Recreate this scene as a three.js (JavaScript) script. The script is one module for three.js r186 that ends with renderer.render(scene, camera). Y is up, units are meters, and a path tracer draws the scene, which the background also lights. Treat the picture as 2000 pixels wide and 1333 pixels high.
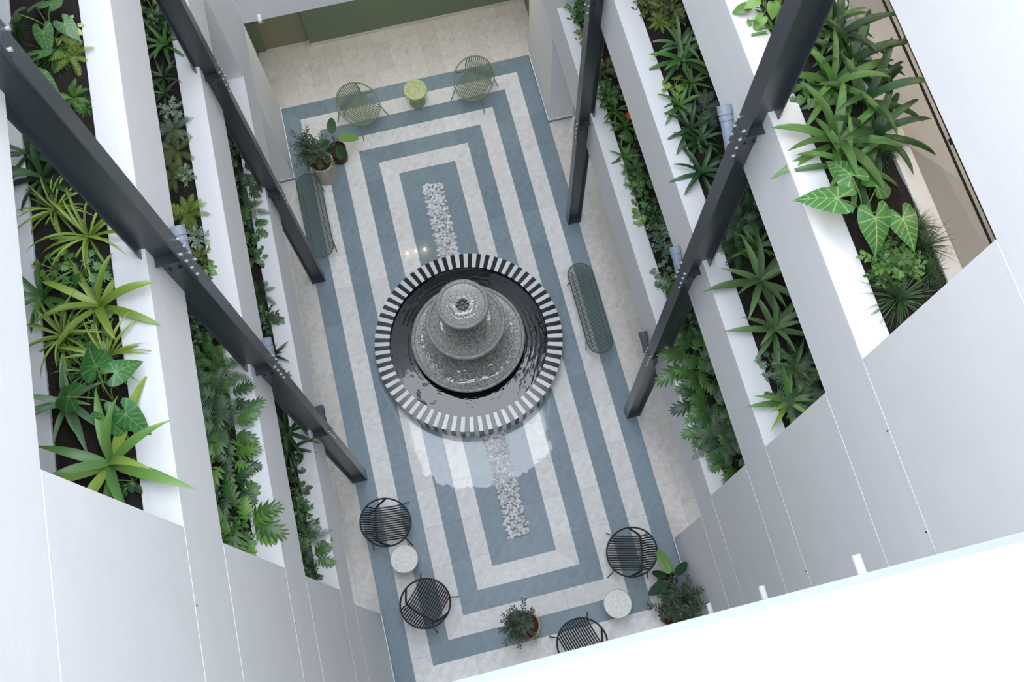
import * as THREE from 'three';
import { RoundedBoxGeometry } from 'three/addons/geometries/RoundedBoxGeometry.js';
import { mergeGeometries, mergeVertices } from 'three/addons/utils/BufferGeometryUtils.js';
import { ImprovedNoise } from 'three/addons/math/ImprovedNoise.js';

// ---------------------------------------------------------------- camera, sky, exposure
const scene = new THREE.Scene();
const camera = new THREE.PerspectiveCamera(38.758, 2000 / 1333, 0.05, 200);
camera.position.set(-0.4707, 18.2939, 4.2109);
camera.rotation.set(-1.24897, -0.21041, -0.03575, 'YXZ');
const renderer = new THREE.WebGLRenderer({ antialias: true });
renderer.shadowMap.enabled = true;
renderer.toneMapping = THREE.LinearToneMapping;
renderer.toneMappingExposure = 8.1;
{
  // overcast sky: three times brighter overhead than at the horizon, faintly blue
  const w = 64, h = 32, d = new Float32Array(w * h * 4);
  for (let j = 0; j < h; j++) {
    const el = ((j + 0.5) / h - 0.5) * Math.PI, L = el > 0 ? (1 + 2 * Math.sin(el)) / 3 : 0.25;
    for (let i = 0; i < w; i++) d.set([0.92 * L, 0.98 * L, 1.06 * L, 1], (j * w + i) * 4);
  }
  const t = new THREE.DataTexture(d, w, h, THREE.RGBAFormat, THREE.FloatType);
  t.mapping = THREE.EquirectangularReflectionMapping; t.magFilter = t.minFilter = THREE.LinearFilter;
  t.colorSpace = THREE.LinearSRGBColorSpace; t.needsUpdate = true;
  scene.background = t; scene.environment = t;
}

// ---------------------------------------------------------------- helpers
let seed = 20240611;
const rnd = () => { seed = (seed * 1664525 + 1013904223) >>> 0; return seed / 4294967296; };
const rr = (a, b) => a + (b - a) * rnd();
const PI = Math.PI, V = (x, y, z) => new THREE.Vector3(x, y, z);
const used = {};
const numbered = (n) => { const k = used[n] = (used[n] ?? -1) + 1; return k ? `${n}_${String(k).padStart(3, '0')}` : n; };
function tag(o, label, category, group, kind) {
  if (label) o.userData.label = label;
  if (category) o.userData.category = category;
  if (group) o.userData.group = group;
  if (kind) o.userData.kind = kind;
  return o;
}
function mesh(name, geo, mat, parent) {
  const m = new THREE.Mesh(geo, mat); m.name = name; m.castShadow = m.receiveShadow = true;
  if (parent) parent.add(m); else { m.name = numbered(name); scene.add(m); }
  return m;
}
function thing(name, label, category, [x, y, z] = [0, 0, 0], turn = 0, group) {
  const o = new THREE.Group(); o.name = numbered(name); scene.add(o);
  o.position.set(x, y, z); o.rotation.y = turn;
  return tag(o, label, category, group);
}
function structure(name, label) { const o = new THREE.Group(); o.name = numbered(name); scene.add(o); return tag(o, label, null, null, 'structure'); }
const box = (x0, x1, y0, y1, z0, z1, r = 0.008) => {
  const w = x1 - x0, h = y1 - y0, d = z1 - z0;
  const g = r ? new RoundedBoxGeometry(w, h, d, 2, Math.min(r, w / 2.01, h / 2.01, d / 2.01)) : new THREE.BoxGeometry(w, h, d);
  return g.translate((x0 + x1) / 2, (y0 + y1) / 2, (z0 + z1) / 2);
};
const tube = (pts, r, seg = 10, rs = 6, closed = false) => new THREE.TubeGeometry(new THREE.CatmullRomCurve3(pts, closed), seg, r, rs, closed);
const lathe = (pts, seg = 48) => new THREE.LatheGeometry(pts.map((p) => new THREE.Vector2(p[0], p[1])), seg);
const merge = (l) => mergeGeometries(l.map((g) => { const q = g.index ? g.toNonIndexed() : g; for (const k of Object.keys(q.attributes)) if (!['position', 'normal', 'uv'].includes(k)) q.deleteAttribute(k); return q; }));
function cylinderBetween(a, b, r, seg = 12, r2 = r) {
  const d = b.clone().sub(a), g = new THREE.CylinderGeometry(r2, r, d.length(), seg);
  g.applyQuaternion(new THREE.Quaternion().setFromUnitVectors(V(0, 1, 0), d.clone().normalize()));
  return g.translate((a.x + b.x) / 2, (a.y + b.y) / 2, (a.z + b.z) / 2);
}
// a flat slab with any outline, top at y
function slab(poly, y, t) {
  let a = 0; for (let i = 0; i < poly.length; i++) { const p = poly[i], q = poly[(i + 1) % poly.length]; a += p[0] * q[1] - q[0] * p[1]; }
  const P = a > 0 ? poly.slice().reverse() : poly, pos = [], uv = [];
  const tri = (...v) => v.forEach((p) => { pos.push(...p); uv.push(p[0] + p[1] * 0.7, p[2] + p[1] * 0.7); });
  for (let i = 1; i < P.length - 1; i++) tri([P[0][0], y, P[0][1]], [P[i][0], y, P[i][1]], [P[i + 1][0], y, P[i + 1][1]]);
  for (let i = 0; i < P.length; i++) {
    const p = P[i], q = P[(i + 1) % P.length];
    tri([p[0], y, p[1]], [p[0], y - t, p[1]], [q[0], y - t, q[1]]); tri([p[0], y, p[1]], [q[0], y - t, q[1]], [q[0], y, q[1]]);
  }
  const g = new THREE.BufferGeometry();
  g.setAttribute('position', new THREE.Float32BufferAttribute(pos, 3)); g.setAttribute('uv', new THREE.Float32BufferAttribute(uv, 2));
  g.computeVertexNormals(); return g;
}
const noise = new ImprovedNoise();
const fbm = (x, y, z, o = 4) => { let s = 0, a = 0.5; for (let i = 0; i < o; i++) { s += a * noise.noise(x, y, z); x *= 2.03; y *= 2.03; z *= 2.03; a *= 0.5; } return s; };
// grey noise texture around 1: f(u, v) in 0..1
function tex(n, f, srgb = true, rep = 1) {
  const d = new Uint8Array(n * n * 4);
  for (let j = 0; j < n; j++) for (let i = 0; i < n; i++) { const c = f(i / n, j / n); for (let k = 0; k < 3; k++) d[(j * n + i) * 4 + k] = Math.max(0, Math.min(255, (c.length ? c[k] : c) * 255)); d[(j * n + i) * 4 + 3] = 255; }
  const t = new THREE.DataTexture(d, n, n); t.wrapS = t.wrapT = THREE.RepeatWrapping; t.magFilter = THREE.LinearFilter; t.minFilter = THREE.LinearMipmapLinearFilter; t.generateMipmaps = true;
  if (srgb) t.colorSpace = THREE.SRGBColorSpace; t.repeat.set(rep, rep); t.needsUpdate = true; return t;
}
const wrapN = (u, v, f, z) => { // tileable fbm
  const a = fbm(u * f, v * f, z), b = fbm((u - 1) * f, v * f, z), c = fbm(u * f, (v - 1) * f, z), d = fbm((u - 1) * f, (v - 1) * f, z);
  return (a * (1 - u) + b * u) * (1 - v) + (c * (1 - u) + d * u) * v;
};
const std = (color, roughness = 0.6, extra = {}) => new THREE.MeshStandardMaterial({ color, roughness, ...extra });

// ---------------------------------------------------------------- materials
const stoneTex = tex(256, (u, v) => 0.96 + 0.14 * wrapN(u, v, 9, 1.3) + 0.1 * wrapN(u, v, 40, 5.1));
const plasterTex = tex(256, (u, v) => 0.97 + 0.025 * wrapN(u, v, 5, 7.7) + 0.02 * wrapN(u, v, 50, 2.2));
const greyStone = ['#8397a2', '#879ba6', '#7f939e'].map((c) => std(c, 0.42, { map: stoneTex }));
const creamStone = ['#eeecea', '#f1f0ee', '#eae8e6'].map((c) => std(c, 0.42, { map: stoneTex }));
const beigeStone = ['#e0dbd5', '#e4dfd9', '#dcd7d1'].map((c) => std(c, 0.45, { map: stoneTex }));
const grout = std('#8d8a85', 0.9);
const wallWhite = std('#f2f3f5', 0.8, { map: plasterTex });
const ledgeWhite = std('#e6e8ec', 0.6, { map: plasterTex });
const caulk = std('#f6f7f8', 0.5);
const steel = new THREE.MeshPhysicalMaterial({ color: '#2d353c', roughness: 0.4, clearcoat: 0.5, clearcoatRoughness: 0.25 });
const galvanised = std('#a9afb5', 0.4, { metalness: 0.3 });
const pipeGrey = std('#8d98a8', 0.35);
const darkFrame = std('#2a2724', 0.5), bronze = std('#6a5a4c', 0.4);
const sage = std('#77866b', 0.85), sageLight = std('#94937a', 0.85);

// ---------------------------------------------------------------- levels of the building
const W = 0.36, AX = 2.769, NEAR = 4.207, FAR = -8.122, LEDGE = 3.06, SOIL = 3.70, BACK = 3.86;
const B = [0, 2.952, 6.362, 9.733, 13.097, 16.44, 19.78], T = [0, 4.032, 7.413, 10.753, 14.13, 17.47, 21.3];
const OZ0 = -6.197, OZ1 = 2.60, GZ0 = -6.372, GZ1 = 2.741;
// ---------------------------------------------------------------- side walls with planter openings
const sideName = { '-1': 'left', '1': 'right' };
for (const s of [-1, 1]) {
  const w = structure('wall_' + sideName[s], `white panelled ${sideName[s]} courtyard wall with stacked planter ledges and long openings`);
  const X = (a, b) => (s < 0 ? [-b, -a] : [a, b]);
  const add = (name, a, b, y0, y1, z0, z1, mat, r) => mesh(name, box(...X(a, b), y0, y1, z0, z1, r), mat, w);
  for (let k = 1; k <= 6; k++) {
    add('fascia', AX, LEDGE, B[k], T[k], FAR, NEAR + 0.4, wallWhite, 0.01);
    mesh('ledge', box(...X(AX + 0.001, LEDGE + 0.001), T[k] - 0.02, T[k] + 0.003, OZ0, OZ1, 0.006), ledgeWhite, w);
    add('slab', LEDGE, 5.2, B[k], B[k] + 0.15, FAR, NEAR, wallWhite, 0);
    if (k < 6) {
      add('planter_back', SOIL, BACK, B[k] + 0.15, T[k], OZ0, OZ1, ledgeWhite, 0.008);
      add('gallery_floor', BACK, 4.82, B[k] + 0.15, T[k] - 0.9, OZ0 - 0.6, OZ1 + 0.9, creamStone[0], 0);
      for (let z = OZ0 - 0.6; z < OZ1 + 0.8; z += 0.74) add('gallery_tile', 4.53, 4.70, T[k] - 0.9, T[k] - 0.893, z, z + 0.735, beigeStone[(k + Math.round(z * 3) + 9) % 3], 0);
      add('door_track', 4.70, 4.725, T[k] - 0.9, T[k] - 0.86, OZ0 - 0.6, OZ1 + 0.9, darkFrame, 0.004);
      for (let z = OZ0 - 0.5; z < OZ1 + 0.8; z += 1.2) {
        add('mullion', 4.74, 4.82, T[k] - 0.9, B[k + 1], z, z + 0.06, bronze, 0.006);
        add('pane', 4.765, 4.78, T[k] - 0.9, B[k + 1], z + 0.06, z + 1.2, bronze, 0);
      }
    }
  }
  // solid wall beside the openings: ground floor piers, then one panel per storey
  add('wall_panel', AX, LEDGE, 0, B[1], GZ1, NEAR + 0.4, wallWhite, 0.008);
  add('wall_panel', AX, 3.3, 0, B[1], FAR, GZ0, wallWhite, 0.008);
  for (let k = 1; k < 6; k++) {
    add('wall_panel', AX, LEDGE, T[k] + 0.002, B[k + 1] - 0.002, OZ1, NEAR + 0.4, wallWhite, 0.006);
    add('jamb', LEDGE, 5.2, T[k] - 0.9, B[k + 1], OZ1 + 0.15, NEAR, wallWhite, 0.006);
    add('wall_panel', AX, LEDGE, T[k] + 0.002, B[k + 1] - 0.002, FAR, OZ0, wallWhite, 0.006);
    add('jamb', LEDGE, 5.2, T[k] - 0.9, B[k + 1], FAR, OZ0, wallWhite, 0.006);
  }
  // bright sealant in the panel joints, with small weep holes just below them
  for (let k = 1; k <= 4; k++) {
    for (const y of [B[k], T[k]]) {
      mesh('sealant', box(...X(AX - 0.002, AX + 0.004), y - 0.003, y + 0.003, OZ1 + 0.04, NEAR, 0.002), caulk, w);
      if (y === T[k]) for (const z of [3.20, 4.02]) mesh('weep_hole', box(...X(AX - 0.002, AX + 0.01), y - 0.055, y - 0.02, z, z + 0.011, 0), darkFrame, w);
    }
  }
  // gallery behind the ground floor openings
  add('gallery_wall', 4.7, 4.85, 0, B[1], FAR - 0.1, NEAR + 1, wallWhite, 0);
}
// skirting: grey tile with a white bead, on the piers at floor level
for (const s of [-1, 1]) {
  const b = structure('baseboard_' + sideName[s], `grey tile skirting with a white top bead along the ${sideName[s]} wall`);
  const X = (a, c) => (s < 0 ? [-c, -a] : [a, c]);
  const strip = (a, c, z0, z1) => {
    mesh('skirting_tile', box(...X(a, c), 0.0, 0.085, z0, z1, 0), greyStone[1], b);
    mesh('bead', box(...X(a, c), 0.085, 0.095, z0, z1, 0.003), caulk, b);
  };
  strip(AX - 0.016, AX, FAR, GZ0 + 0.016); strip(AX, 3.3, GZ0, GZ0 + 0.016);
  strip(AX - 0.016, AX, GZ1, NEAR); strip(AX, LEDGE, GZ1 - 0.016, GZ1);
}
// far and near end walls
{
  const w = structure('wall_far', 'white end wall above a low opening to the tiled lobby');
  for (let k = 1; k <= 6; k++) mesh('fascia', box(-AX, AX, B[k], k === 1 ? T[k] : T[k], FAR - 0.28, FAR, 0.01), wallWhite, w);
  for (let k = 1; k < 6; k++) {
    for (const s of [-1, 1]) mesh('wall_panel', box(s < 0 ? -AX : 1.6, s < 0 ? -1.6 : AX, T[k], B[k + 1], FAR - 0.28, FAR, 0.006), wallWhite, w);
    mesh('slab', box(-5.2, 5.2, B[k], B[k] + 0.15, FAR - 1.9, FAR - 0.28, 0), wallWhite, w);
    mesh('slab', box(-5.2, 5.2, B[k] + 0.16, B[k] + 0.3, FAR - 1.9, FAR - 0.28, 0), creamStone[1], w);
    mesh('gallery_wall', box(-5.2, 5.2, B[k] + 0.3, B[k + 1], FAR - 1.95, FAR - 1.8, 0), sageLight, w);
  }
  mesh('slab', box(-5.2, 5.2, B[6], B[6] + 0.15, FAR - 1.9, FAR - 0.28, 0), wallWhite, w);
  const g = structure('wall_lobby', 'sage green painted lobby wall beyond the far opening');
  mesh('wall_panel', box(-1.85, 3.3, 0, B[1], -9.75, -9.545, 0.01), sage, g);
  mesh('wall_panel', box(-3.3, -1.85, 0, B[1], -9.85, -9.70, 0), sageLight, g);
  mesh('pilaster', box(-3.3, -2.83, 0, B[1], -9.70, -9.655, 0.006), sage, g);
  mesh('wall_panel', box(-3.3, -3.02, 0, B[1], -9.66, FAR, 0), sage, g);
  mesh('wall_panel', box(3.02, 3.3, 0, B[1], -9.66, FAR, 0), sage, g);
  mesh('skirting_tile', box(-1.85, 3.02, 0, 0.09, -9.545, -9.53, 0), beigeStone[0], g);
  const n = structure('wall_near', 'white near end wall under the parapet');
  for (let k = 1; k <= 5; k++) {
    mesh('fascia', box(-AX, AX, B[k], Math.min(T[k], 17.1), k > 4 ? NEAR + 0.12 : NEAR, NEAR + 0.4, k === 4 ? 0.004 : 0.01), wallWhite, n);
    if (k < 5) mesh('wall_panel', box(-AX, AX, T[k] + 0.002, B[k + 1] - 0.002, k > 3 ? NEAR + 0.12 : NEAR, NEAR + 0.4, 0.006), wallWhite, n);
  }
  mesh('gallery_floor', box(-5.2, 5.2, 16.4, 16.5, NEAR + 0.3, NEAR + 3.0, 0), creamStone[0], n);
  mesh('gallery_wall', box(-3.3, 3.3, 0, B[1], NEAR + 1.6, NEAR + 1.75, 0), wallWhite, n);
  mesh('slab', box(-5.2, 5.2, B[1], B[1] + 0.15, NEAR + 0.3, NEAR + 1.8, 0), wallWhite, n);
  mesh('flashing', box(-AX, AX, T[4] - 0.012, T[4] + 0.004, NEAR - 0.001, NEAR + 0.12, 0.003), std('#abb1ba', 0.6), n);
  const p = structure('parapet', 'broad white parapet coping in the corner nearest the viewer');
  mesh('coping', box(-AX + 0.002, AX - 0.002, 17.1, 17.25, NEAR + 0.013, NEAR + 1.3, 0.004), ledgeWhite, p);
}
// ---------------------------------------------------------------- floor: nested bands of grey and cream tile with mitred corners
const GAP = 0.0035;
{
  const f = structure('floor', 'courtyard floor of nested grey and cream tile bands with mitred corners');
  mesh('bed', box(-4.8, 4.8, -0.12, -0.004, -10, NEAR + 1.7, 0), grout, f);
  const hx = 7.684 * W, z0 = FAR, z1 = 12.692 * W, widths = [0, 1, 2, 3, 4, 5, 6].map((k) => k * W).concat([hx - 0.212]);
  const cut = (poly, mat) => {
    if (poly.every((p) => p[1] > NEAR + 0.02)) return;
    mesh('floor_tile', slab(poly, rr(-0.0006, 0.0006), 0.02), mat, f);
  };
  for (let k = 0; k < 7; k++) {
    const a = widths[k] + GAP / 2, c = widths[k + 1] - GAP / 2, mats = k % 2 ? creamStone : greyStone;
    const ez = k === 6 ? [z0 + 2.566, 2.015] : [z0 + c, z1 - c], oz = [z0 + a, z1 - a];
    const L = 0.735, off = (k * 0.37 + 0.2) % L;
    for (const s of [-1, 1]) { // long sides
      const xo = s * (hx - a), xi = s * (hx - c);
      let z = oz[0], first = true;
      while (z < oz[1] - 0.01) {
        let e = Math.min(first ? oz[0] + (c - a) + off + 0.2 : z + L, oz[1]); if (oz[1] - e < c - a + 0.15) e = oz[1];
        const zi0 = first ? ez[0] : z + GAP / 2, zi1 = e === oz[1] ? ez[1] : e - GAP / 2;
        cut([[xo, first ? oz[0] : z + GAP / 2], [xo, e === oz[1] ? oz[1] : e - GAP / 2], [xi, zi1], [xi, zi0]], mats[Math.floor(rnd() * 3)]);
        z = e; first = false;
      }
    }
    for (const end of [0, 1]) { // short ends
      const zo = oz[end], zi = ez[end], X0 = hx - a, X1 = k === 6 ? 0.212 : hx - c;
      let x = -X0, first = true;
      while (x < X0 - 0.01) {
        let e = Math.min(first ? -X1 + 0.5 + off * 0.5 : x + 1.1, X0); if (X0 - e < X0 - X1 + 0.2) e = X0;
        cut([[x + (first ? GAP : GAP / 2), zo], [e === X0 ? X0 - GAP : e - GAP / 2, zo], [e === X0 ? X1 - GAP : e - GAP / 2, zi], [first ? -X1 + GAP : x + GAP / 2, zi]], mats[Math.floor(rnd() * 3)]);
        x = e; first = false;
      }
    }
  }
  // beige tiles of the lobby and the galleries
  const g = structure('floor_gallery', 'pale beige tile floor under the galleries and the lobby');
  const rect = (x0, x1, y0, y1) => mesh('floor_tile', slab([[x0 + GAP / 2, y0 + GAP / 2], [x1 - GAP / 2, y0 + GAP / 2], [x1 - GAP / 2, y1 - GAP / 2], [x0 + GAP / 2, y1 - GAP / 2]], rr(-0.0006, 0.0006), 0.02), beigeStone[Math.floor(rnd() * 3)], g);
  for (let i = 0; i < 17; i++) {
    const x = -3.04 + i * 0.358, zs = i % 2 ? [FAR, -8.53, -9.25, -9.9] : [FAR, -8.17, -8.89, -9.61, -9.9];
    for (let q = 0; q < zs.length - 1; q++) if (zs[q] - zs[q + 1] > 0.06) rect(x, x + 0.358, zs[q + 1], q === 1 && !(i % 2) ? FAR : zs[q]);
  }
  for (const s of [-1, 1]) for (let c = 0; c < 4; c++) {
    const x0 = 2.768 + c * 0.365, zs = c % 2 ? -6.75 : -6.38;
    for (let z = zs; z < 4.2; z += 0.737) rect(...(s < 0 ? [-x0 - 0.365, -x0] : [x0, x0 + 0.365]), Math.max(z, -6.372), Math.min(z + 0.737, 4.2));
  }
}
// pebble beds either side of the fountain
const pebbleGeo = [0, 1, 2, 3, 4, 5].map((k) => {
  const g = mergeVertices(new THREE.IcosahedronGeometry(1, 2).deleteAttribute('normal').deleteAttribute('uv')), p = g.attributes.position;
  for (let i = 0; i < p.count; i++) { const v = V().fromBufferAttribute(p, i), n = 1 + 0.6 * noise.noise(v.x * 1.1 + k * 7, v.y * 1.2, v.z * 1.2); p.setXYZ(i, v.x * n, v.y * n * 0.7, v.z * n); }
  g.computeVertexNormals(); return g;
});
const pebbleMat = ['#e4e6ea', '#d6d9df', '#eceef0', '#cfd3da'].map((c) => std(c, 0.55));
for (const [z0, z1, end] of [[-5.55, -3.62, 'far'], [-0.05, 2.01, 'near']]) {
  const bed = thing('pebble_bed', `narrow bed of white pebbles in the grey tiles on the ${end} side of the fountain`, 'pebble bed', [0, 0, (z0 + z1) / 2]);
  const half = (z1 - z0) / 2;
  mesh('gravel', box(-0.212, 0.212, -0.1, -0.02, -half, half, 0), std('#85888b', 0.9), bed);
  const nz = Math.round((z1 - z0) / 0.062);
  for (let j = 0; j < nz; j++) for (let i = 0; i < 7; i++) {
    const m = mesh('pebble', pebbleGeo[Math.floor(rnd() * 6)], pebbleMat[Math.floor(rnd() * 4)], bed);
    m.position.set(-0.178 + i * 0.0595 + (j % 2 ? 0.022 : -0.008) + rr(-0.02, 0.02), rr(-0.02, 0.004), -half + (j + 0.5) * 0.062 + rr(-0.022, 0.022));
    m.rotation.set(rr(-0.5, 0.5), rr(0, 6.28), rr(-0.5, 0.5)); const k = rr(0.03, 0.044); m.scale.set(k * rr(0.9, 1.35), k * 0.9, k * rr(0.75, 1.05));
  }
}
// ---------------------------------------------------------------- steel columns with bolted splices
const boltGeo = new THREE.CylinderGeometry(0.014, 0.015, 0.03, 6);
const colSpots = [[-1, 2.53, 2.82, 0.175, 'near left', 'the pale fluted side table and black chairs'], [1, 2.565, 2.845, 0.23, 'near right', 'the right bench'], [-1, 2.56, 2.83, -4.03, 'far left', 'the bench behind it'], [1, 2.545, 2.815, -4.03, 'far right', 'the far gallery']];
for (const [s, a, b, z, where] of colSpots) {
  const c = thing('steel_column', `dark grey bolted steel column, ${where} of the four rising through the courtyard`, 'column', [s * (a + b) / 2, 0, z]); c.userData.kind = 'thing';
  const d = (b - a) / 2, top = 21, P = (name, g, m = steel, p = c) => mesh(name, g, m, p);
  // local x towards the courtyard = -s
  const fx = (q0, q1) => { const l = [-s * q0, -s * q1].sort((m, n) => m - n); return l; };
  P('flange', box(...fx(d - 0.016, d), 0, top, -0.1, 0.1, 0.003)); P('flange', box(...fx(-d, -d + 0.016), 0, top, -0.1, 0.1, 0.003));
  P('web', box(-d + 0.016, d - 0.016, 0, top, -0.006, 0.006, 0));
  P('base_plate', box(-d - 0.005, d + 0.005, 0, 0.014, -0.103, 0.103, 0.002));
  for (let k = 1; k <= 5; k++) {
    const y = T[k] - 0.31;
    for (const q of [d + 0.006, -d + 0.022]) {
      const pl = P('splice_plate', box(...fx(q - 0.006, q + 0.004), y - 0.31, y + 0.08, -0.098, 0.098, 0.002));
      for (let r = 0; r < 4; r++) for (const zz of [-0.074, 0.074]) {
        const bo = mesh('bolt', boltGeo, galvanised, pl); bo.rotation.z = PI / 2; bo.position.set(-s * (q + 0.012), y - 0.24 + r * 0.148 - 0.05 + 0.04, zz);
      }
    }
    P('stiffener', box(-d + 0.016, d - 0.016, y + 0.09, y + 0.102, 0.006, 0.097, 0.002), galvanised === null ? steel : steel);
    for (const r of [0, 1]) for (const xx of [-0.045, 0.045]) { const bo = mesh('bolt', boltGeo, steel, c); bo.rotation.x = PI / 2; bo.position.set(xx, y - 0.02 - r * 0.15, 0.014); }
  }
}
// drain pipes behind the near columns
for (const [s, k, y0, z0, y1, z1, x] of [[-1, 3, 9.95, -0.41, 9.70, 0.02, 2.69], [-1, 2, 6.62, -0.40, 6.36, 0.02, 2.69], [-1, 1, 3.21, -0.40, 2.99, 0.02, 2.69], [1, 3, 10.03, -0.33, 9.78, 0.1, 2.69], [1, 2, 6.72, -0.30, 6.53, 0.1, 2.69], [1, 1, 3.23, -0.33, 3.06, 0.1, 2.69]]) {
  const tier = ['', 'lowest', 'middle', 'topmost'][k];
  const p = thing('drain_pipe', `grey drain pipe stub with a collar on the ${sideName[s]} column, ${tier} of the three`, 'pipe', [s * x, y0, z0], 0);
  const e = V(0, y1 - y0, z1 - z0), dir = e.clone().normalize(), m = k === 1 ? std('#525866', 0.4) : pipeGrey;
  mesh('pipe', cylinderBetween(dir.clone().multiplyScalar(0.04), e, 0.058, 24), m, p);
  mesh('collar', cylinderBetween(V(0, 0, 0), dir.clone().multiplyScalar(0.09), 0.069, 24), m, p);
  mesh('collar_ring', cylinderBetween(dir.clone().multiplyScalar(0.1), dir.clone().multiplyScalar(0.15), 0.065, 24), m, p);
}
// white water spouts: three on the near wall, one on the far wall
for (const [x, y, z, dz, label] of [[2.36, 3.57, NEAR, -1, 'lowest of the three in line above the shrub pot'], [2.36, 6.90, NEAR, -1, 'middle of the three in line by the parapet'], [2.36, 10.22, NEAR, -1, 'topmost of the three in line by the parapet'], [-2.44, 3.1, FAR, 1, 'over the lobby opening beside the corner']]) {
  const g = new THREE.LatheGeometry([[0.026, 0], [0.026, 0.16], [0.038, 0.16], [0.038, 0]].map((p) => new THREE.Vector2(...p)), 20); g.rotateX(PI / 2 * dz);
  const t = thing('water_spout', `short white pipe spout, ${label}`, 'spout', [x, y, z]);
  mesh('pipe', g, caulk, t); mesh('bore', new THREE.CylinderGeometry(0.026, 0.026, 0.02, 16).rotateX(PI / 2).translate(0, 0, dz * 0.13), darkFrame, t);
}
// ---------------------------------------------------------------- fountain
const FX = -0.04, FZ = -1.834;
{
  const f = thing('fountain', 'round tiered grey stone fountain in a pool ringed with black and white tiles', 'fountain', [FX, 0, FZ]);
  const black = ['#15181c', '#1b1e22'].map((c) => std(c, 0.12)), white = ['#e3e4e6', '#dadcdf'].map((c) => std(c, 0.2));
  const RO = 1.824, RI = 1.536, H = 0.45, N = 128;
  mesh('pool_wall', lathe([[RO - 0.022, 0], [RO - 0.022, H - 0.025], [RI + 0.02, H - 0.025], [RI + 0.02, 0.05], [0.01, 0.05]], 128), grout, f);
  const wedge = new THREE.BufferGeometry(), side = new THREE.BufferGeometry();
  {
    const h = PI / N - 0.0012, p = [], s = [];
    const ring = (r0, r1, y0, y1, out) => {
      const q = (r, a, y) => [r * Math.sin(a), y, r * Math.cos(a)], quad = (a, b, c, d) => out.push(...a, ...b, ...c, ...a, ...c, ...d);
      quad(q(r0, -h, y1), q(r1, -h, y1), q(r1, h, y1), q(r0, h, y1)); quad(q(r1, -h, y1), q(r1, -h, y0), q(r1, h, y0), q(r1, h, y1));
      quad(q(r0, h, y1), q(r0, h, y0), q(r0, -h, y0), q(r0, -h, y1)); quad(q(r0, -h, y1), q(r0, -h, y0), q(r1, -h, y0), q(r1, -h, y1)); quad(q(r1, h, y1), q(r1, h, y0), q(r0, h, y0), q(r0, h, y1));
    };
    ring(RI, RO, H - 0.025, H, p); ring(RO - 0.022, RO - 0.002, 0, H - 0.0265, s);
    wedge.setAttribute('position', new THREE.Float32BufferAttribute(p, 3)); wedge.computeVertexNormals();
    side.setAttribute('position', new THREE.Float32BufferAttribute(s, 3)); side.computeVertexNormals();
  }
  for (let i = 0; i < N; i++) {
    const m = mesh('rim_tile', wedge, (i % 2 ? black : white)[Math.floor(rnd() * 2)], f); m.rotation.y = i / N * 2 * PI; m.position.y = rr(-0.001, 0.001);
    mesh('side_tile', side, (i % 2 ? white : black)[Math.floor(rnd() * 2)], f).rotation.y = i / N * 2 * PI;
  }
  mesh('pool_lining', lathe([[RI + 0.02, H - 0.03], [RI + 0.004, H - 0.03], [RI + 0.004, 0.06], [0.02, 0.06]], 96), black[0], f);
  // pool water with rain rings
  const drops = []; for (let i = 0; i < 34; i++) drops.push([rr(-1.5, 1.5), rr(-1.5, 1.5), rr(0.03, 0.16), rr(0.4, 1)]);
  drops.push([0.96, 0.72, 0.15, 1.6], [0.78, 1.0, 0.1, 1.4], [-0.98, 0.85, 0.2, 1.4], [-0.25, 1.25, 0.07, 1.2]);
  const water = new THREE.RingGeometry(0.2, RI + 0.006, 220, 150); water.rotateX(-PI / 2);
  const wp = water.attributes.position;
  for (let i = 0; i < wp.count; i++) {
    const x = wp.getX(i), z = wp.getZ(i), r = Math.hypot(x, z); let y = 0.0009 * Math.sin((r - 1) * 70 + 2 * fbm(x * 3, 1, z * 3)) * Math.exp(-Math.max(0, r - 1.0) * 6) + 0.0009 * fbm(x * 14, 4, z * 14, 3);
    for (const [a, b, q, k] of drops) { const d = Math.hypot(x - a, z - b) - q; if (Math.abs(d) < 0.07) y += 0.0011 * k * Math.cos(d * 190) * Math.exp(-d * d * 1800); }
    wp.setY(i, 0.37 + y);
  }
  water.computeVertexNormals();
  mesh('pool_water', water, new THREE.MeshPhysicalMaterial({ color: '#0e141c', roughness: 0.03, ior: 1.5 }), f);
  // three bowls, each a shallow dish on a tapering stem
  const granite = tex(256, (u, v) => { const a = wrapN(u, v, 26, 3.3), c = wrapN(u, v, 70, 5.5), b = wrapN(u, v, 6, 9.2); return Math.max(0.12, 0.8 + 0.95 * a + 0.35 * c + 0.15 * b); });
  const graniteBump = tex(256, (u, v) => 0.5 + 0.8 * wrapN(u, v, 40, 6.6), false);
  const stone = new THREE.MeshPhysicalMaterial({ color: '#bdbebb', roughness: 0.4, map: granite, bumpMap: graniteBump, bumpScale: 0.008, clearcoat: 0.5, clearcoatRoughness: 0.2 });
  for (const t of [stone]) { t.map.repeat.set(7, 2.2); t.bumpMap.repeat.set(7, 2.2); }
  const filmTex = granite.clone(); filmTex.repeat.set(1.3, 1.3); filmTex.needsUpdate = true;
  const film = new THREE.MeshPhysicalMaterial({ color: '#b6b5b0', roughness: 0.12, map: filmTex, ior: 1.5, clearcoat: 1, clearcoatRoughness: 0.04 });
  const bowls = [[1.099, 0.637, 0.34, 0.2, 0.034, 0.13, 17], [0.735, 1.55, 0.3, 0.17, 0.014, 0.16, 28], [0.467, 2.466, 0.26, 0.06, 0.010, 0.05, 40]];
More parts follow.
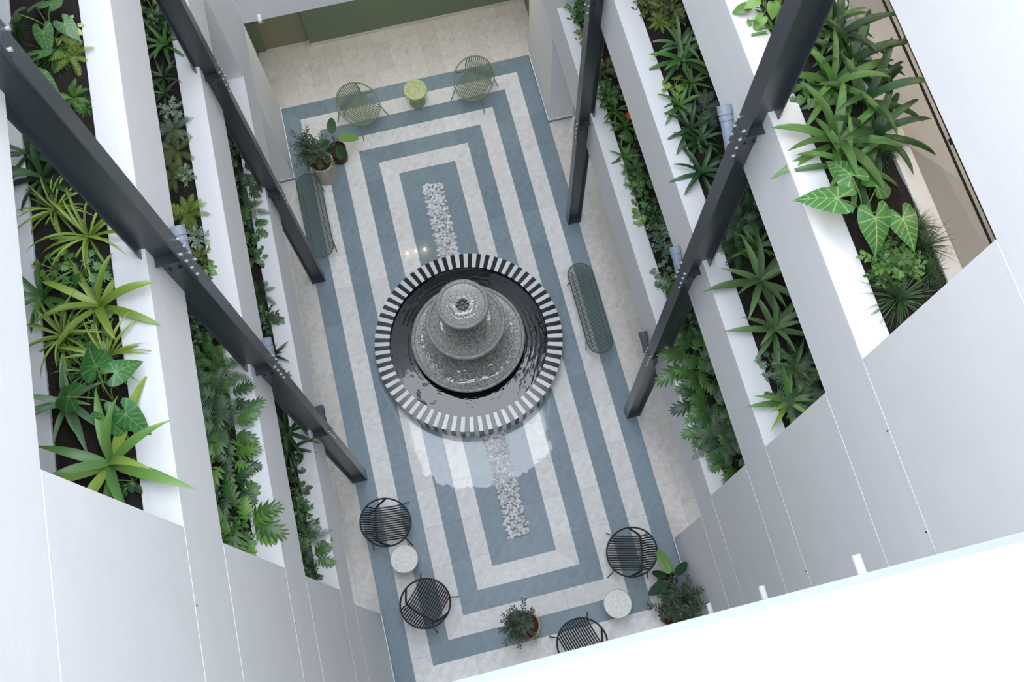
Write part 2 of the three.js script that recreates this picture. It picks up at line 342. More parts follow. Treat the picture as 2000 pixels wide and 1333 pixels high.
  bowls.forEach(([R, y, depth, stem, amp, dish, freq], i) => {
    const pts = [[stem, y - depth]];
    for (let k = 1; k <= 10; k++) { const t = k / 10; pts.push([stem + (R - stem) * Math.sin(t * PI / 2) ** 0.9, y - depth + (depth - 0.05) * (1 - Math.cos(t * PI / 2))]); }
    for (let k = 0; k <= 8; k++) { const a = -0.5 + k / 8 * (PI + 0.5); pts.push([R - 0.04 + 0.04 * Math.cos(a), y - 0.035 + 0.035 * Math.sin(a)]); }
    for (let k = 0; k <= 10; k++) { const t = k / 10; pts.push([Math.max(0.012, (R - 0.07) * (1 - t)), y - 0.03 - dish * Math.sin(t * PI / 2) * 0.8]); }
    mesh('bowl', lathe(pts, 96), stone, f);
    const g = new THREE.RingGeometry(0.001, R - 0.062, 260, 110); g.rotateX(-PI / 2);
    const p = g.attributes.position, uv = g.attributes.uv;
    for (let k = 0; k < p.count; k++) {
      const x = p.getX(k), z = p.getZ(k), r = Math.hypot(x, z) / R, a = Math.atan2(z, x);
      const n = fbm(x * freq * 0.9, i * 5, z * freq * 0.9, 3), m = Math.sin(r * 26 + 4 * n + 0.8 * Math.sin(5 * a));
      p.setY(k, y - 0.032 - dish * 0.55 * (1 - r * r) + amp * (0.9 * n + 0.35 * m * Math.min(1, r * 1.5)) * (0.4 + r)); uv.setXY(k, x, z);
    }
    g.computeVertexNormals(); mesh('bowl_water', g, film, f);
  });
  mesh('stem', lathe([[0.62, 0.05], [0.6, 0.12], [0.3, 0.3], [0.22, 0.33]], 48), stone, f);
  mesh('stem', lathe([[0.24, 0.5], [0.2, 0.7], [0.15, 1.0], [0.18, 1.26]], 40), stone, f);
  mesh('stem', lathe([[0.18, 1.42], [0.13, 1.6], [0.09, 1.95], [0.08, 2.22]], 32), stone, f);
  mesh('nozzle_plate', lathe([[0.001, 2.425], [0.105, 2.425], [0.115, 2.405]], 24), std('#3a3a3a', 0.4), f);
  const jets = [[0, 0]]; for (let k = 0; k < 8; k++) jets.push([0.085 * Math.cos(k * PI / 4), 0.085 * Math.sin(k * PI / 4)]);
  for (const [x, z] of jets) mesh('spray_jet', new THREE.LatheGeometry([[0.012, 0], [0.01, 0.03], [0.024, 0.05], [0.02, 0.065], [0.001, 0.072]].map((p) => new THREE.Vector2(...p)), 10).translate(x, 2.42, z), film, f);
}
// wet film on the paving around the fountain
{
  const sh = new THREE.Shape(), n = 420, at = (a) => { const toward = 0.5 + 0.5 * Math.sin(a); return 2.02 + 0.5 * toward ** 2 + 0.42 * Math.exp(-(((a - 4.5) / 0.4) ** 2)) + 0.28 * Math.abs(Math.cos(a * 1.5 + 0.4)) + 0.10 * fbm(Math.cos(a) * 4, Math.sin(a) * 4, 2.2) + 0.09 * (rnd() - 0.5) + 0.06 * fbm(Math.cos(a) * 14, Math.sin(a) * 14, 8); };
  for (let i = 0; i <= n; i++) { const a = i / n * 2 * PI, r = at(a); const q = [r * Math.cos(a), -(r * Math.sin(a))]; i ? sh.lineTo(...q) : sh.moveTo(...q); }
  const hole = new THREE.Path(); hole.absarc(0, 0, 1.83, 0, 2 * PI, true); sh.holes.push(hole);
  const g = new THREE.ShapeGeometry(sh, 24); g.rotateX(-PI / 2);
  const m = mesh('water_film', g, new THREE.MeshPhysicalMaterial({ color: '#ffffff', roughness: 0.02, transmission: 1, thickness: 0, ior: 1.45 }));
  m.position.set(FX, 0.004, FZ); tag(m, 'thin sheet of rainwater on the paving around the fountain', 'water', null, 'stuff');
}
// ---------------------------------------------------------------- round wire lounge chairs
function makeChair(col) {
  const g = new THREE.Group(), R = 0.435, hy = (z) => 0.565 - 0.175 * z / R, m = std(col, 0.4), M = (n, q) => mesh(n, q, m, g);
  const hoop = []; for (let i = 0; i < 48; i++) { const a = i / 48 * 2 * PI; hoop.push(V(R * Math.cos(a), hy(R * Math.sin(a)), R * Math.sin(a))); }
  M('rim_hoop', tube(hoop, 0.016, 96, 8, true));
  const cb = [V(-R + 0.012, hy(0.03), 0.03), V(-0.405, 0.50, -0.01), V(-0.35, 0.42, -0.12), V(-0.30, 0.38, -0.178), V(-0.15, 0.36, -0.2), V(0, 0.355, -0.205)];
  const curve = new THREE.CatmullRomCurve3(cb.concat(cb.slice(0, 5).reverse().map((v) => V(-v.x, v.y, v.z))));
  M('crossbar', new THREE.TubeGeometry(curve, 60, 0.019, 8));
  for (const s of [-1, 1]) M('bracket', new THREE.SphereGeometry(0.024, 12, 8).scale(0.8, 0.7, 1.7).translate(s * (R - 0.012), hy(0.02), 0.02));
  const bar = (x) => { let best = V(); for (let i = 0; i <= 200; i++) { const p = curve.getPoint(i / 200); if (!i || Math.abs(p.x - x) < Math.abs(best.x - x)) best = p; } return best; };
  const n = 15;
  for (let i = 0; i < n; i++) {
    const x = -0.298 + 0.596 * i / (n - 1), b = bar(x), zf = Math.sqrt(R * R - x * x);
    M('seat_slat', tube([b, V(x, b.y - 0.012, 0.02), V(x, b.y + 0.005, zf * 0.55), V(x, hy(zf) - 0.012, zf - 0.05), V(x, hy(zf), zf)], 0.0125, 14, 6));
    const yb = hy(-zf), k = (zf + b.z);
    M('back_slat', tube([b, V(x, b.y + 0.09, b.z - 0.055), V(x, b.y + 0.22, b.z - k * 0.42), V(x, yb - 0.11, -zf + k * 0.18), V(x, yb, -zf)], 0.0125, 14, 6));
  }
  for (const s of [-1, 1]) {
    M('leg', tube([V(s * 0.30, hy(0.3) - 0.005, 0.30), V(s * 0.355, 0.2, 0.35), V(s * 0.405, 0.008, 0.40)], 0.0105, 8, 8));
    M('leg', tube([V(s * 0.30, hy(-0.3) - 0.01, -0.30), V(s * 0.34, 0.3, -0.30), V(s * 0.405, 0.008, -0.335)], 0.0105, 8, 8));
  }
  return g;
}
const D2R = PI / 180;
const chairProto = { black: makeChair('#1c2228'), green: makeChair('#7f8c74') };
for (const [kind, x, z, yaw, label] of [
  ['black', -2.30, 1.235, 83.6, 'round black slatted lounge chair touching the cream side table, facing across the stripes'],
  ['black', -1.905, 2.80, 136.5, 'round black slatted lounge chair angled toward the fountain, between cream table and terracotta pot'],
  ['black', 1.88, 2.83, -104, 'round black slatted lounge chair by the right wall, next to the rubber plant'],
  ['black', 0.605, 4.13, -162.4, 'round black slatted lounge chair partly hidden by the white parapet'],
  ['green', -1.10, -7.47, 37.6, 'round sage green slatted lounge chair beside the potted rubber plant'],
  ['green', 1.40, -7.47, -37.1, 'round sage green slatted lounge chair at the corner opposite the potted plants']]) {
  const c = chairProto[kind].clone(); c.name = numbered('lounge_chair'); scene.add(c); c.position.set(x, 0, z); c.rotation.y = yaw * D2R;
  tag(c, label, 'chair', kind + ' slatted lounge chairs');
}
// ---------------------------------------------------------------- pill shaped benches of thin rods
function makeBench() {
  const g = new THREE.Group(), m = std('#4e6058', 0.4), M = (n, q) => mesh(n, q, m, g), hw = 0.245, hl = 0.963, c = hl - hw, y = 0.42, pts = [];
  for (let i = 0; i <= 16; i++) { const a = i / 16 * PI; pts.push(V(hw * Math.cos(a), y, c + hw * Math.sin(a))); }
  for (let i = 1; i < 8; i++) pts.push(V(-hw, y, c - 2 * c * i / 8));
  for (let i = 0; i <= 16; i++) { const a = PI + i / 16 * PI; pts.push(V(hw * Math.cos(a), y, -c + hw * Math.sin(a))); }
  for (let i = 1; i < 8; i++) pts.push(V(hw, y, -c + 2 * c * i / 8));
  M('rim_hoop', tube(pts, 0.012, 160, 8, true));
  for (let i = 0; i < 74; i++) {
    const z = -hl + 0.026 + (2 * hl - 0.052) * i / 73, e = Math.max(0, Math.abs(z) - c), x = Math.sqrt(Math.max(0.0004, hw * hw - e * e));
    M('slat', tube([V(-x, y, z), V(-x * 0.6, y - 0.012, z), V(0, y - 0.016, z), V(x * 0.6, y - 0.012, z), V(x, y, z)], 0.0068, 6, 5));
  }
  for (const s of [-1, 1]) M('rail', tube([V(s * 0.16, y - 0.022, -0.8), V(s * 0.16, y - 0.024, 0), V(s * 0.16, y - 0.022, 0.8)], 0.008, 6, 6));
  for (const sx of [-1, 1]) for (const sz of [-1, 1]) M('leg', tube([V(sx * hw, y - 0.005, sz * 0.62), V(sx * (hw + 0.004), 0.22, sz * 0.665), V(sx * (hw + 0.004), 0.008, sz * 0.71)], 0.0105, 8, 8));
  return g;
}
const benchProto = makeBench();
for (const [x, z, label] of [[2.425, -1.917, 'dark green pill-shaped rod bench beside the fountain pool'], [-2.463, -5.225, 'dark green pill-shaped rod bench against the pale pot with the olive shrub']]) {
  const b = benchProto.clone(); b.name = numbered('rod_bench'); scene.add(b); b.position.set(x, 0, z); tag(b, label, 'bench', 'green rod benches');
}
// ---------------------------------------------------------------- mosaic side tables
function mosaic(light, mid, dark, chip) {
  return tex(256, (u, v) => {
    const x = u - 0.5, y = v - 0.5, r = Math.hypot(x, y) * 2, a = Math.atan2(y, x) / (2 * PI);
    const ring = Math.floor(r * chip), m = Math.max(4, Math.round(ring * 3.6)), ph = a * m + ring * 0.37, fr = Math.abs((ph % 1 + 1) % 1 - 0.5), fd = Math.abs((r * chip) % 1 - 0.5);
    const h = Math.abs(Math.sin(Math.floor(ph) * 12.9 + ring * 78.2) * 43758.5) % 1, c = fr > 0.42 || fd > 0.42 ? dark : h > 0.55 ? light : mid;
    return [c.r, c.g, c.b];
  });
}
const C = (h) => { const c = new THREE.Color(h); return { r: ((c.getHex() >> 16) & 255) / 255, g: ((c.getHex() >> 8) & 255) / 255, b: (c.getHex() & 255) / 255 }; };
function makeTable(l, m, d, foot, chip) {
  const g = new THREE.Group(), map = mosaic(C(l), C(m), C(d), chip), mat = new THREE.MeshStandardMaterial({ map, roughness: 0.5, bumpMap: map, bumpScale: 0.002 });
  const R = 0.25, disc = new THREE.CircleGeometry(R - 0.008, 64).rotateX(-PI / 2).translate(0, 0.5, 0);
  mesh('table_top', disc, mat, g);
  const side = new THREE.MeshStandardMaterial({ color: m, roughness: 0.55 });
  mesh('edge_band', lathe([[0.12, 0.445], [R - 0.02, 0.45], [R, 0.465], [R, 0.492], [R - 0.008, 0.5]], 64), side, g);
  const pm = map.clone(); pm.repeat.set(2.5, 1); pm.needsUpdate = true;
  mesh('pedestal', lathe([[foot, 0], [foot + 0.008, 0.02], [foot - 0.01, 0.15], [foot - 0.035, 0.32], [foot - 0.03, 0.42], [foot - 0.01, 0.452]], 48), new THREE.MeshStandardMaterial({ map: pm, color: '#d8d8d8', roughness: 0.6 }), g);
  return g;
}
const tWhite = makeTable('#faf8f3', '#f0ede6', '#dfdad1', 0.17, 9), tGreen = makeTable('#dfe3b4', '#c3cf93', '#8d9b68', 0.165, 10);
for (const [p, x, z, label] of [[tWhite, -2.115, 1.95, 'round cream side table between the two black chairs at the left wall'], [tWhite.clone(), 1.398, 3.633, 'round cream side table alone on the mitred corner near the rubber plant'], [tGreen, 0.14, -7.55, 'round pale green mosaic side table between the two sage chairs']]) {
  p.name = numbered('side_table'); scene.add(p); p.position.set(x, 0, z); p.rotation.y = x; tag(p, label, 'side table');
}
// ---------------------------------------------------------------- foliage builders
const tones = {
  lime: ['#86a040', '#78943a', '#93ae4c'], bright: ['#628f38', '#578431', '#6e9c42'], mid: ['#4d7a38', '#456f33', '#588642'], green: ['#4a8a40', '#41803a', '#55944a'],
  draco: ['#6f9a4c', '#5f8c4a', '#92b04c'], dull: ['#6a8c58', '#5f8050', '#779a62'], dark: ['#31562f', '#294b2b', '#3a6237'], gray: ['#67836a', '#5c785f', '#748f76'], silver: ['#8a9d8a', '#7c907d', '#97a895'], olive: ['#65743a', '#596833', '#728144'],
  blue: ['#6d9266', '#62865c', '#7a9e72'], var: ['#a5b563', '#7f9c4b', '#bcc67c'], rubber: ['#2c5630', '#376637', '#234827'], oliveleaf: ['#43563f', '#394b38', '#51644a'], bigmid: ['#4f8a46', '#467f3f', '#5a964f'],
};
const leafMats = {}; // colour of each species and age, kept the same all over a leaf
const leafMat = (t) => { leafMats[t] ??= tones[t].map((c) => new THREE.MeshPhysicalMaterial({ color: c, roughness: 0.42, side: THREE.DoubleSide, transmission: 0.12, thickness: 0, clearcoat: 0.15, clearcoatRoughness: 0.4 })); return leafMats[t][Math.floor(rnd() * 3)]; };
const stemMat = std('#6a5a40', 0.8), petioleMat = std('#6f9050', 0.6);
const veinTex = (c0, c1) => tex(256, (u, v) => {
  const a = C(c0), b = C(c1), x = Math.abs(u - 0.5) * 2, y = v * 1.42 - 0.42; let k = Math.exp(-((x / 0.03) ** 2));
  for (const [sl, y0] of [[0.9, 0.0], [0.95, 0.2], [1.0, 0.4], [1.0, 0.58], [-0.9, -0.02], [0.15, -0.02]]) { const d = Math.abs(y - (y0 + x * 0.42 * sl)) ; k = Math.max(k, 0.8 * Math.exp(-((d / 0.016) ** 2))); }
  const n = 0.92 + 0.25 * fbm(u * 8, v * 8, 1); return [a.r * n + (b.r - a.r) * k, a.g * n + (b.g - a.g) * k, a.b * n + (b.b - a.b) * k];
});
const earTex = { mid: ['#4f8048', '#8fb07a'], green: ['#3f7d3c', '#86b070'], bigmid: ['#4c8a44', '#b4cc96'] };
const earMats = {}; const earMat = (t) => earMats[t] ??= new THREE.MeshPhysicalMaterial({ map: veinTex(...earTex[t]), roughness: 0.4, side: THREE.DoubleSide, transmission: 0.1, thickness: 0 });

function geo(pos, idx, uv) {
  const g = new THREE.BufferGeometry(); g.setAttribute('position', new THREE.Float32BufferAttribute(pos, 3));
  g.setAttribute('uv', new THREE.Float32BufferAttribute(uv ?? new Array(pos.length / 3 * 2).fill(0), 2)); g.setIndex(idx); g.computeVertexNormals(); return g;
}
// a leaf ribbon of length 1 that leaves the origin towards +z at elevation a0 and bends down by bend
function ribbon(seg, wf, a0, bend, fold, pw = 1.3) {
  const pos = [], idx = []; let y = 0, z = 0;
  for (let i = 0; i <= seg; i++) {
    const t = i / seg, a = a0 - bend * t ** pw; if (i) { y += Math.sin(a) / seg; z += Math.cos(a) / seg; }
    const w = wf(t), u = fold * w; pos.push(-w, y + u * Math.cos(a), z - u * Math.sin(a), 0, y, z, w, y + u * Math.cos(a), z - u * Math.sin(a));
    if (i) { const b = i * 3, c = b - 3; for (const k of [0, 1]) idx.push(c + k, b + k, c + k + 1, c + k + 1, b + k, b + k + 1); }
  }
  return geo(pos, idx);
}
const bendSet = (n, f) => Array.from({ length: n }, (_, i) => f(i / Math.max(1, n - 1)));
const strapG = bendSet(6, (t) => ribbon(9, (q) => 0.05 * (0.55 + 0.6 * Math.sin(PI * Math.min(1, q * 0.8 + 0.12))) * Math.sqrt(Math.max(0, 1 - q ** 5)), 0.35 + 0.95 * t, 1.0 + 0.5 * t, 0.35));
const spiderG = bendSet(5, (t) => ribbon(8, (q) => 0.021 * (0.6 + 0.7 * Math.sin(PI * q * 0.9)) * (1 - q ** 3) + 0.001, 0.3 + 0.95 * t, 1.3 + 0.5 * t, 0.5));
const rosetteG = bendSet(6, (t) => ribbon(10, (q) => 0.022 + 0.062 * Math.sin(PI * q ** 0.85) * (1 - 0.25 * q) - 0.02 * q, 0.2 + 0.85 * t, 0.55 + 0.75 * t, 0.32, 1.6));
const grassG = bendSet(3, (t) => { const l = []; for (let i = 0; i < 26; i++) { const g = ribbon(5, (q) => 0.011 * (1 - q ** 2) + 0.001, rr(0.5, 1.45), rr(0.8, 1.9), 0.4); g.scale(1, rr(0.6, 1), rr(0.6, 1)); g.rotateY(rr(0, 6.28)); l.push(g); } return mergeGeometries(l); });
function frondG(pairs, width, pinnaW, a0, bend, lobed) {
  const pos = [], idx = []; const path = []; let y = 0, z = 0; const seg = 24;
  for (let i = 0; i <= seg; i++) { const t = i / seg, a = a0 - bend * t ** 1.3; if (i) { y += Math.sin(a) / seg; z += Math.cos(a) / seg; } path.push([y, z, a]); }
  const at = (t) => { const k = Math.min(seg - 0.001, t * seg), i = Math.floor(k), f = k - i, p = path[i], q = path[i + 1]; return [p[0] + (q[0] - p[0]) * f, p[1] + (q[1] - p[1]) * f, p[2]]; };
  const push = (...v) => { const b = pos.length / 3; for (const q of v) pos.push(...q); return b; };
  const t0 = lobed ? 0.42 : 0.14;
  for (let i = 0; i < seg; i++) { // rachis
    const [y0, z0] = path[i], [y1, z1] = path[i + 1], q = i / seg, w = lobed ? (q < t0 ? 0.008 : width * 0.2 * Math.sin(PI * Math.min(1, (q - t0) / (1 - t0) * 0.9 + 0.1))) : 0.006 * (1 - q * 0.7);
    const b = push([-w, y0, z0], [w, y0, z0], [w, y1, z1], [-w, y1, z1]); idx.push(b, b + 1, b + 2, b, b + 2, b + 3);
  }
  for (let i = 0; i < pairs; i++) {
    const t = t0 + (0.985 - t0) * i / (pairs - 1), [py, pz, a] = at(t), k = (t - t0) / (1 - t0);
    const len = width * (lobed ? 0.35 + 0.75 * Math.sin(PI * (0.18 + 0.72 * k)) : Math.sin(PI * (0.12 + 0.86 * k)) ** 0.8), w = pinnaW * (lobed ? 0.8 + 0.4 * Math.sin(PI * k) : 0.7 + 0.3 * Math.sin(PI * k)), sweep = lobed ? 0.25 + 0.9 * k : 0.25 + 0.35 * k;
    for (const s of [-1, 1]) {
      const dx = s * Math.cos(sweep), dz = Math.sin(sweep), cz = Math.cos(a), cy = Math.sin(a);
      const P = (l, o, d) => [dx * l - s * dz * o * 0.2, py + dz * l * cy + o * cy - d, pz + dz * l * cz + o * cz];
      const b = push(P(0, -w * 0.55, 0), P(len * 0.5, -w * 0.5, len * 0.05), P(len, 0.0, len * 0.24), P(len * 0.55, w * 0.5, len * 0.05), P(0, w * 0.55, 0), P(len * 0.5, 0, -len * 0.02));
      idx.push(b, b + 1, b + 5, b + 1, b + 2, b + 5, b + 2, b + 3, b + 5, b + 3, b + 4, b + 5, b + 4, b, b + 5);
    }
  }
  return geo(pos, idx);
}
const fernG = bendSet(5, (t) => frondG(17, 0.2, 0.03, 0.35 + 0.75 * t, 0.9 + 0.5 * t, false));
const splitG = bendSet(5, (t) => frondG(6, 0.30, 0.105, 0.35 + 0.6 * t, 0.8 + 0.4 * t, true));
// blades given by half an outline (x, z), fanned out from the point where the stalk meets them
function bladeG(outline, droop, ripple, notch = 0) {
  const n = outline.length, full = outline.concat(outline.slice(1, n - 1).reverse().map(([x, z]) => [-x, z])), pos = [0, 0, 0], uv = [0.5, 0.42 / 1.42], idx = [], rings = 4;
  for (let r = 1; r <= rings; r++) full.forEach(([x, z], i) => {
    let q = r / rings; if (notch && r >= 3 && i % 2 === 1 && i > 0) q *= 1 - notch * (r === 4 ? 1 : 0.4);
    const X = x * q, Z = z * q; pos.push(X, -droop * (X * X + Z * Z) + ripple * Math.sin(i * 1.9) * q * q - 0.12 * Math.max(0, 0.06 - Math.abs(X)), Z); uv.push(0.5 + X / 0.9, (Z + 0.42) / 1.42);
  });
  const m = full.length;
  for (let i = 0; i < m; i++) { const j = (i + 1) % m; idx.push(0, 1 + i, 1 + j); for (let r = 1; r < rings; r++) { const a = 1 + (r - 1) * m, b = 1 + r * m; idx.push(a + i, b + i, b + j, a + i, b + j, a + j); } }
  return geo(pos, idx, uv);
}
const earOutline = [[0, 1], [0.09, 0.82], [0.2, 0.62], [0.31, 0.4], [0.39, 0.16], [0.42, -0.06], [0.38, -0.27], [0.28, -0.4], [0.15, -0.36], [0.06, -0.16], [0, -0.04]];
const heartOutline = [[0, 0.9], [0.16, 0.72], [0.32, 0.48], [0.42, 0.2], [0.42, -0.06], [0.32, -0.24], [0.17, -0.27], [0.05, -0.16], [0, -0.06]];
const ovalOutline = [[0, 1.0], [0.1, 0.9], [0.19, 0.7], [0.23, 0.45], [0.22, 0.2], [0.13, 0.02], [0.03, -0.03], [0, -0.03]];
const monsteraOutline = [[0, 0.9], [0.15, 0.78], [0.26, 0.66], [0.36, 0.5], [0.42, 0.36], [0.46, 0.2], [0.46, 0.04], [0.4, -0.1], [0.32, -0.22], [0.2, -0.28], [0.06, -0.16], [0, -0.06]];
const earG = [0.22, 0.4].map((d) => bladeG(earOutline, d, 0.02)), heartG = [0.25, 0.45].map((d) => bladeG(heartOutline, d, 0.015)), ovalG = [0.2, 0.45].map((d) => bladeG(ovalOutline, d, 0.006)), monsteraG = [0.2, 0.4].map((d) => bladeG(monsteraOutline, d, 0.01, 0.55));
// a twig of length 1 with small leaves
function sprigG(leaves, leafLen, leafW, a0, bend, forked) {
  const l = [], ends = forked ? [[0, 1], [0.5, 0.62], [-0.55, 0.7]] : [[0, 1]];
  for (const [yaw, len] of ends) {
    let y = 0, z = 0; const pts = [V(0, 0, 0)];
    for (let i = 1; i <= leaves; i++) {
      const t = i / leaves, a = a0 - bend * t * t; y += Math.sin(a) / leaves * len; z += Math.cos(a) / leaves * len; pts.push(V(0, y, z));
      if (t > 0.22) for (const s of [-1, 1]) {
        const g = geo([0, 0, 0, -leafW, 0.02 * leafLen, leafLen * 0.45, 0, -0.05 * leafLen, leafLen * 0.5, leafW, 0.02 * leafLen, leafLen * 0.45, 0, -0.12 * leafLen, leafLen], [0, 1, 2, 0, 2, 3, 1, 4, 2, 2, 4, 3]);
        g.rotateX(-a * 0.6 + rr(-0.5, 0.3)); g.rotateY(s * rr(0.6, 1.35)); g.rotateZ(rr(-0.4, 0.4)); g.translate(0, y, z); g.rotateY(yaw); l.push(g);
      }
    }
    const st = new THREE.TubeGeometry(new THREE.CatmullRomCurve3(pts), leaves, 0.009, 4).toNonIndexed(); st.rotateY(yaw); l.push(st);
  }
  return merge(l);
}
const shrubG = bendSet(5, (t) => sprigG(8, 0.26, 0.075, 0.35 + 0.9 * t, 0.8, false));
const oliveG = bendSet(6, (t) => sprigG(11, 0.17, 0.03, 0.35 + 0.9 * t, 0.5, true));

// ---------------------------------------------------------------- plants: each leaf or frond is a part
const kinds = {
  strap: (o, s, t) => { const n = 11 + Math.floor(rnd() * 4); for (let i = 0; i < n; i++) put(o, 'leaf', strapG, i / n, t, s * rr(1.05, 1.3), i * 2.4, 0, rr(0.85, 1.2)); },
  spider: (o, s, t) => { const n = 26; for (let i = 0; i < n; i++) put(o, 'leaf', spiderG, i / n, t, s * rr(1.0, 1.35), i * 2.4, 0); },
  rosette: (o, s, t) => { const n = 12; for (let i = 0; i < n; i++) put(o, 'leaf', rosetteG, i / n, t, s * (1.12 - 0.4 * i / n) * rr(0.92, 1.08), i * 2.4, 0.05 + 0.12 * i / n * s); },
  grass: (o, s, t) => { for (let i = 0; i < 4; i++) { const m = mesh('blade_tuft', grassG[i % 3], leafMat(t), o); m.scale.setScalar(s * rr(1.1, 1.35)); m.rotation.y = rr(0, 6.28); } },
  fern: (o, s, t) => { const n = 11; for (let i = 0; i < n; i++) put(o, 'frond', fernG, i / n, t, s * rr(1.0, 1.3), i * 2.4, 0.02); },
  split: (o, s, t) => { const n = 8; for (let i = 0; i < n; i++) put(o, 'leaf', splitG, i / n, t, s * rr(1.0, 1.35), i * 2.4, 0.02); },
  shrub: (o, s, t) => { const n = 12; for (let i = 0; i < n; i++) put(o, 'sprig', shrubG, i / n, t, s * rr(0.8, 1.15), i * 2.4, 0.01); },
  pothos: (o, s, t) => stalked(o, s, t, heartG, 11, 0.5),
  monstera: (o, s, t) => stalked(o, s, t, monsteraG, 12, 0.55),
  ear: (o, s, t) => stalked(o, s, t, earG, 5, 0.85),
  clivia: (o, s, t) => {
    kinds.strap(o, s, t); const f = mesh('flower', merge(Array.from({ length: 14 }, (_, i) => { const g = ribbon(4, (q) => 0.014 * Math.sin(PI * (0.15 + 0.8 * q)), 0.9, 0.6, 0.3).toNonIndexed(); g.scale(4.4, 0.09 / 1, 0.09 / 1); g.scale(0.5, 1, 1); g.rotateY(i * 2.4); g.translate(0, (i % 3) * 0.012, 0); return g; })), std('#f0682a', 0.5), o);
    f.position.set(0.06, s * 0.75, -0.03); mesh('flower_stalk', cylinderBetween(V(0, 0, 0), V(0.06, s * 0.75, -0.03), 0.007, 6), petioleMat, o);
  },
};
function put(o, name, set, q, t, s, yaw, y = 0, wide = 1) {
  const m = mesh(name, set[Math.min(set.length - 1, Math.floor(q * set.length))], leafMat(t), o);
  m.scale.set(s * wide, s, s); m.rotation.set(rr(-0.08, 0.08), yaw + rr(-0.3, 0.3), rr(-0.12, 0.12)); m.position.y = y; return m;
}
function stalked(o, s, t, set, n, big, yaws) {
  for (let i = 0; i < n; i++) {
    const yaw = yaws ? yaws[i] : i * 2.4 + rr(-0.4, 0.4), L = s * big * rr(0.8, 1.1), reach = s * (n < 7 ? rr(0.4, 0.75) : 0.12 + 0.75 * Math.sqrt((i + 0.5) / n)), h = s * (n < 7 ? rr(0.55, 0.95) : rr(0.2, 0.6) * (1.2 - 0.6 * i / n));
    const end = V(Math.sin(yaw) * reach, h, Math.cos(yaw) * reach);
    const lf = mesh('leaf', set[Math.floor(rnd() * set.length)], n < 7 && earTex[t] ? earMat(t) : leafMat(t), o);
    lf.position.copy(end); lf.scale.setScalar(L); lf.rotation.order = 'YXZ'; lf.rotation.set(rr(0.15, 0.55), yaw + rr(-0.5, 0.5), rr(-0.2, 0.2));
    mesh('stalk', tube([V(0, 0, 0), V(end.x * 0.35, h * 0.6, end.z * 0.35), end], 0.004 + 0.007 * s, 6, 5), petioleMat, o);
  }
}
const kindWords = { strap: ['strap_leaf_plant', 'strap-leaved clump'], spider: ['spider_plant', 'arching spider plant'], rosette: ['rosette_plant', 'broad-leaved rosette'], grass: ['grass_tuft', 'fine grass tuft'], fern: ['fern', 'feathery fern'], split: ['philodendron', 'split-leaf philodendron'], shrub: ['leafy_shrub', 'small-leaved bush'], pothos: ['heart_leaf_plant', 'heart-leaved creeper'], monstera: ['monstera', 'small monstera'], ear: ['elephant_ear_plant', 'elephant ear plant'], clivia: ['flowering_plant', 'strap-leaved plant with orange flower'] };
const toneWords = { lime: 'lime', bright: 'bright green', mid: 'mid-green', green: 'green', dark: 'dark green', gray: 'grey-green', silver: 'silvery', olive: 'olive', blue: 'bluish green', var: 'variegated', draco: 'yellow-green', dull: 'soft green', bigmid: 'large-leaved green' };
